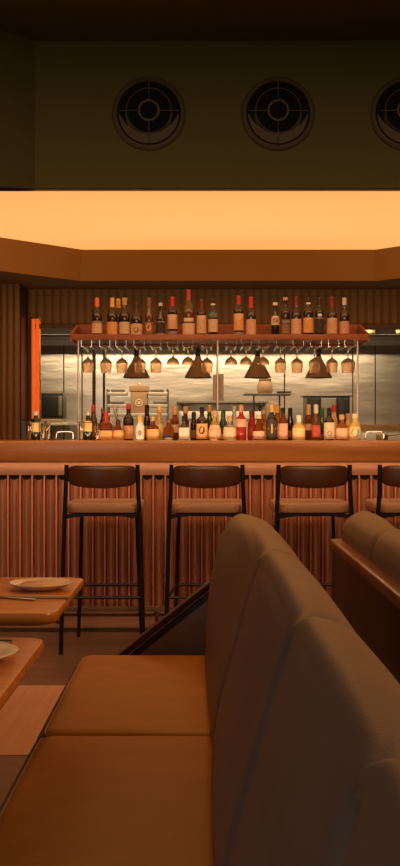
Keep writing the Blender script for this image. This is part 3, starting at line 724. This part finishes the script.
def seat_cushion(y0, y1, sgn=1, x0=0, z0=.30, z1=.455, xf=-.385, xb=.05, edge=False):
    y0 += .003; y1 -= .003
    loops = []; L = y1-y0; N = 24
    for k in range(N+1):
        u = .5-.5*math.cos(PI*k/N); dist = min(u,1-u)*L; r = .026
        q = 1 if dist >= r else math.sqrt(max(0,1-(1-dist/r)**2))
        ins = .028*(1-q); cr = .012*math.sin(PI*u)
        pts = rrect(xf+ins, xb-ins*.3, z0+ins*.5, z1-ins, .042, 6)
        loop = []
        for (a, b) in pts:
            f = max(0, 1-((a-(xf+xb)/2)/((xb-xf)/2))**2)
            loop.append((x0+sgn*a, y0+u*L, b+(cr*f if b > .4 else 0)))
        if edge:
            cxm, czm = xf+.06, (z0+z1)/2
            sub = [v for v, p in zip(loop, pts) if p[0] < xf+ins+.026]
            sub.sort(key=lambda v: v[2])
            out_ = []
            for v in sub:
                dx, dz = sgn*v[0]-cxm, v[2]-czm; l_ = math.hypot(dx, dz)
                out_.append((sgn*(sgn*v[0]+dx/l_*.0025), v[1], v[2]+dz/l_*.0025))
            loop = out_+[(sgn*(sgn*v[0]+.006), v[1], v[2]*.98+czm*.02) for v in sub[::-1]]
        loops.append(loop)
    return MB().loops(loops)
def banquette(x0, sgn, yend, backs, seats, label, name='banquette'):
    t = empty(name, (x0, 0, 0), label, 'booth seat')
    for a, b in backs:
        bc_ = back_cushion(b, a, sgn).build('back_cushion', M['leather'], t)
        if a < 3.4: piping(a, sgn).build('piping', M['leather'], bc_)
    for a, b in seats:
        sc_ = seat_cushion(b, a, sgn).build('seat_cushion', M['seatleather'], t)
        seat_cushion(b, a, sgn, edge=True).build('front_boxing', M['leather'], sc_)
    def bxs(xa, xb, *r): return MB().box(min(sgn*xa,sgn*xb), max(sgn*xa,sgn*xb), *r)
    y0 = backs[-1][1]
    bxs(-.33,.22,y0,yend,.10,.30).build('base', M['woodshell'], t, bevel=.004)
    bxs(-.27,.2,y0,yend-.03,0,.10).build('toe_kick', M['black'], t)
    bxs(.232,.262,y0,yend+.03,.03,.765).build('back_panel', M['woodshell'], t, bevel=.003)
    bxs(.229,.270,y0,yend+.045,.765,.80).build('cap_rail', M['woodcap'], t, bevel=.008)
    # sloped end panel with upholstered inner face
    ep = [(-.36,.05),(.262,.05),(.262,.76),(.13,.725),(-.27,.405),(-.34,.33)]
    pts = [(sgn*a, b) for a, b in ep]
    e = MB().prism(pts, yend+.012, yend+.045, 'y').build('end_panel', M['woodshell'], t, bevel=.004)
    q = [(-.29,.30),(.20,.30),(.20,.735),(.14,.712),(-.25,.402)]
    MB().prism([(sgn*a, b) for a, b in q], yend-.012, yend+.012, 'y').build('padding', M['leather'], e, bevel=.006)
    cp = [(-.31,.405),(-.272,.436),(.13,.757),(.232,.785),(.232,.765),(.135,.738),(-.262,.420),(-.295,.392)]
    MB().prism([(sgn*a, b) for a, b in cp], yend-.014, yend+.05, 'y').build('end_cap', M['woodshell'], e, bevel=.003)
    return t
banquette(0, 1, 3.50, [(3.48,2.43),(2.43,1.57),(1.57,.90),(.90,.20)], [(3.47,2.55),(2.55,1.68),(1.68,.80),(.80,.20)],
          'large near banquette with taupe leather cushions and ochre tan seat filling the foreground')
banquette(.70, -1, 3.60, [(3.62,2.98),(2.98,2.1),(2.1,1.2),(1.2,.3)], [(3.58,2.7),(2.7,1.8),(1.8,.9),(.9,.3)],
          'second banquette at the right edge seen from behind its dark wooden back panel')

# ------------------------------------------------------------------ tables and settings
def table(xr, y0, y1, label):
    t = empty('dining_table', (xr-.35, (y0+y1)/2, 0), label, 'table', 'small dining tables beside the banquette')
    hw, hd = .35, (y1-y0)/2
    loops = []
    for (z, o) in ((.718,.022),(.724,.008),(.730,.002),(.742,0),(.7485,.003),(.75,.010)):
        loops.append([(p[0],p[1],z) for p in rrect(-hw+o,hw-o,-hd+o,hd-o,.042-o*.5,7)])
    MB().loops(loops).build('tabletop', M['woodtable'], t)
    MB().lathe([(0,0),(.21,0),(.21,.008),(.03,.02),(.025,.03),(.025,.70),(0,.70)], 28).build('pedestal', M['blackmetal'], t)
    MB().box(-.2,.2,-.2,.2,.70,.718).build('top_bracket', M['blackmetal'], t, bevel=.003)
table(-.318, 2.44, 3.06, 'wooden dining table further from the camera with a whole plate on it')
table(-.300, 1.56, 2.16, 'wooden dining table nearer the camera, cut off by the left edge')
def plate(x, y, r, lab):
    t = empty('plate', (x,y,.7505), lab, 'plate', 'side plates on the tables')
    k = r/.083
    MB().lathe([(0,0),(.05*k,0),(.054*k,.003),(.070*k,.009),(.0825*k,.0155),(.083*k,.0175),(.081*k,.0185),(.062*k,.013),(.058*k,.0115),(0,.011)], 48).build('dish', M['plate'], t)
    MB().lathe([(0,.0112),(.052*k,.0112),(.054*k,.013),(.05*k,.0155),(0,.0165)], 40).build('well', M['platein'], t)
plate(wx(41,2.82), 2.82, .081, 'round pale plate in full view on the further table')
plate(-.420, 1.93, .100, 'pale plate cut off by the left edge on the nearer table')
def knife(loc, L, rz, lab):
    t = empty('table_knife', loc, lab, 'knife', 'cutlery on the tables', rz)
    MB().prism(rrect(-L*.5,-.02,-.0085,.0085,.004), 0, .0025).build('blade', M['cutlery'], t)
    MB().tube([(-.02,0,.0045),(L*.45,0,.0055),(L*.5,0,.005)], .0045, 10).build('handle', M['cutlery'], t)
def fork(loc, L, rz, lab):
    t = empty('fork', loc, lab, 'fork', 'cutlery on the tables', rz)
    MB().prism(rrect(-.01,L*.55,-.006,.006,.004), .0005, .004).build('handle', M['cutlery'], t, bevel=.001)
    h = MB(); h.prism(rrect(-.05,-.008,-.012,.012,.006), .001, .004)
    for k in range(4): h.box(-.095,-.045,-.0115+k*.0065,-.0080+k*.0065,.001,.0035)
    h.build('tines', M['cutlery'], t)
knife((-.47,2.075,.7505), .23, .04, 'silver knife behind the plate on the nearer table')
knife((-.50,1.80,.7505), .22, .25, 'silver knife in front of the plate, only its tip in the picture')
fork((-.475,2.66,.7505), .17, -.45, 'silver fork lying left of the cloth strip on the further table')
nk = MB(); nk.prism(rrect(-.085,.085,-.011,.011,.004), 0, .006)
tag(nk.build('napkin', M['napkin'], loc=(-.40,2.665,.7505), bevel=.002), 'narrow folded pale cloth strip in front of the plate on the further table', 'napkin').rotation_euler = (0,0,-.06)

# ------------------------------------------------------------------ ceiling vents
vl = ['round ceiling-side air vent, leftmost of the three','round air vent in the middle of the three','round air vent cut off by the right edge']
vt = empty('air_vent', (0,5.5,2.745), vl[0], 'vent', 'round air vents in the bulkhead')
RX = Matrix.Rotation(PI/2,4,'X')      # lathe axis -> -Y
MB().ring([(.155,-.004),(.182,-.002),(.184,.004),(.178,.012),(.162,.016),(.156,.008)], 56, RX).build('bezel', M['vent'], vt)
tl_ = Matrix.Rotation(math.radians(-8),4,'X')
b = MB(); vs=[]; 
mm = RX
b.ring([(.157,.001),(.157,.009),(.118,.0035),(.118,.001)], 56, Matrix.Translation((0,0,0)) @ RX).build('bowl', M['ventshade'], vt)
off = Matrix.Translation((0,0,.012))
b2 = MB(); N=48; vs=[]; fs=[]
for k in range(N):                     # crescent shaped scoop under the nozzle
    a = 2*PI*k/N
    low = max(0, -math.sin(a))**.7
    for (r, y) in ((.150,-.0085),(.149-.036*low,-.0085-.004*low)):
        vs.append((r*math.cos(a), y, r*math.sin(a)+(.012*low if r < .1495 else 0)))
for k in range(N//2, N): fs.append((2*k,2*k+1,(2*k+3)%(2*N),(2*k+2)%(2*N)))
b2.add(vs, fs); b2.open = False
b2.build('scoop', M['vent'], vt)
MB().lathe([(0,0),(.112,0),(.112,.002),(0,.002)],48).v
dk = MB(); dk.lathe([(0,.0045),(.111,.0045),(.111,.0065),(0,.0065)],48)
dk.v = [tuple(off @ (RX @ Vector(v))) for v in dk.v]; dk.build('nozzle', M['ventshade'], vt)
MB().ring([(.110,.004),(.1135,.004),(.1135,.018),(.110,.018)],48, off @ RX).build('ring', M['vent'], vt)
MB().ring([(.044,.004),(.054,.004),(.054,.022),(.044,.022)],36, off @ RX).build('ring', M['vent'], vt)
for k in range(4):
    a = k*PI/2; r0, r1 = .054, .150
    c_, s_ = math.cos(a), math.sin(a)
    MB().tube([(r0*c_,-.016,.012+r0*s_),(r1*c_,-.013,(.012 if abs(c_)>.5 else 0)+r1*s_)], .0028, 6).build('spoke', M['vent'], vt)
km = kidmap()
for i, sx in enumerate((-.255,.39,1.035)):
    o = vt if i == 0 else copy_tree(vt, km)
    o.location = (sx,5.496,2.745); o['label'] = vl[i]

# ------------------------------------------------------------------ lights
def area(name, loc, rot, sx, sy, power, col, spread=None):
    l = bpy.data.lights.new(name,'AREA'); l.shape = 'RECTANGLE'; l.size = sx; l.size_y = sy; l.energy = power; l.color = col
    if spread: l.spread = math.radians(spread)
    o = bpy.data.objects.new(name, l); C.objects.link(o); o.location = loc; o.rotation_euler = rot
    return o
area('kitchen_light', (.1,9.8,2.30), (math.radians(48),0,0), 3.8, .2, 62, (1,.75,.47))
area('back_bar_light', (.15,7.2,2.33), (math.radians(12),0,0), 3.0, .15, 4, (1,.66,.36))
area('bottle_fill_light', (.1,6.93,1.03), (math.radians(105),0,0), 4.0, .04, 13, (1,.70,.38))  # unseen low light added to brighten the bottle labels from below
area('dining_light', (.1,3.8,3.05), (0,0,0), 1.0, 1.6, 15, (1,.38,.08), 120)
area('bar_front_fill', (.1,3.2,2.9), (math.radians(60),0,0), 5.0, .6, 24, (1,.56,.30), 80)  # unseen light added to brighten the copper bar front
area('counter_band_fill', (.1,6.20,.978), (math.radians(14),0,0), 5.2, .03, 4.5, (1,.58,.30))  # unseen strip added to brighten the copper band and flute tops
area('neutral_fill_light', (-2.0,-1.5,2.0), (math.radians(72),0,math.radians(-38)), 1.8, 1.6, 17, (1,.88,.78))  # unseen neutral fill added behind the camera; the room shell has no window
area('side_pendant_light', (1.7,1.7,2.1), (0,math.radians(48),0), .5, .5, 22, (1,.48,.19))
w = bpy.data.worlds.new('World'); bpy.context.scene.world = w; w.use_nodes = True
w.node_tree.nodes['Background'].inputs[0].default_value = (.02,.015,.01,1); w.node_tree.nodes['Background'].inputs[1].default_value = .3

# ------------------------------------------------------------------ camera
cam = bpy.data.cameras.new('camera'); co = bpy.data.objects.new('camera', cam); C.objects.link(co)
co.location = (0,0,EYE); co.rotation_euler = (PI/2,0,0)
cam.sensor_fit = 'VERTICAL'; cam.sensor_height = 24; cam.lens = 24*F/866; cam.clip_start = .02
bpy.context.scene.camera = co
vs_ = bpy.context.scene.view_settings
vs_.view_transform = 'Standard'; vs_.look = 'None'; vs_.exposure = 0; vs_.gamma = 1; vs_.use_curve_mapping = False
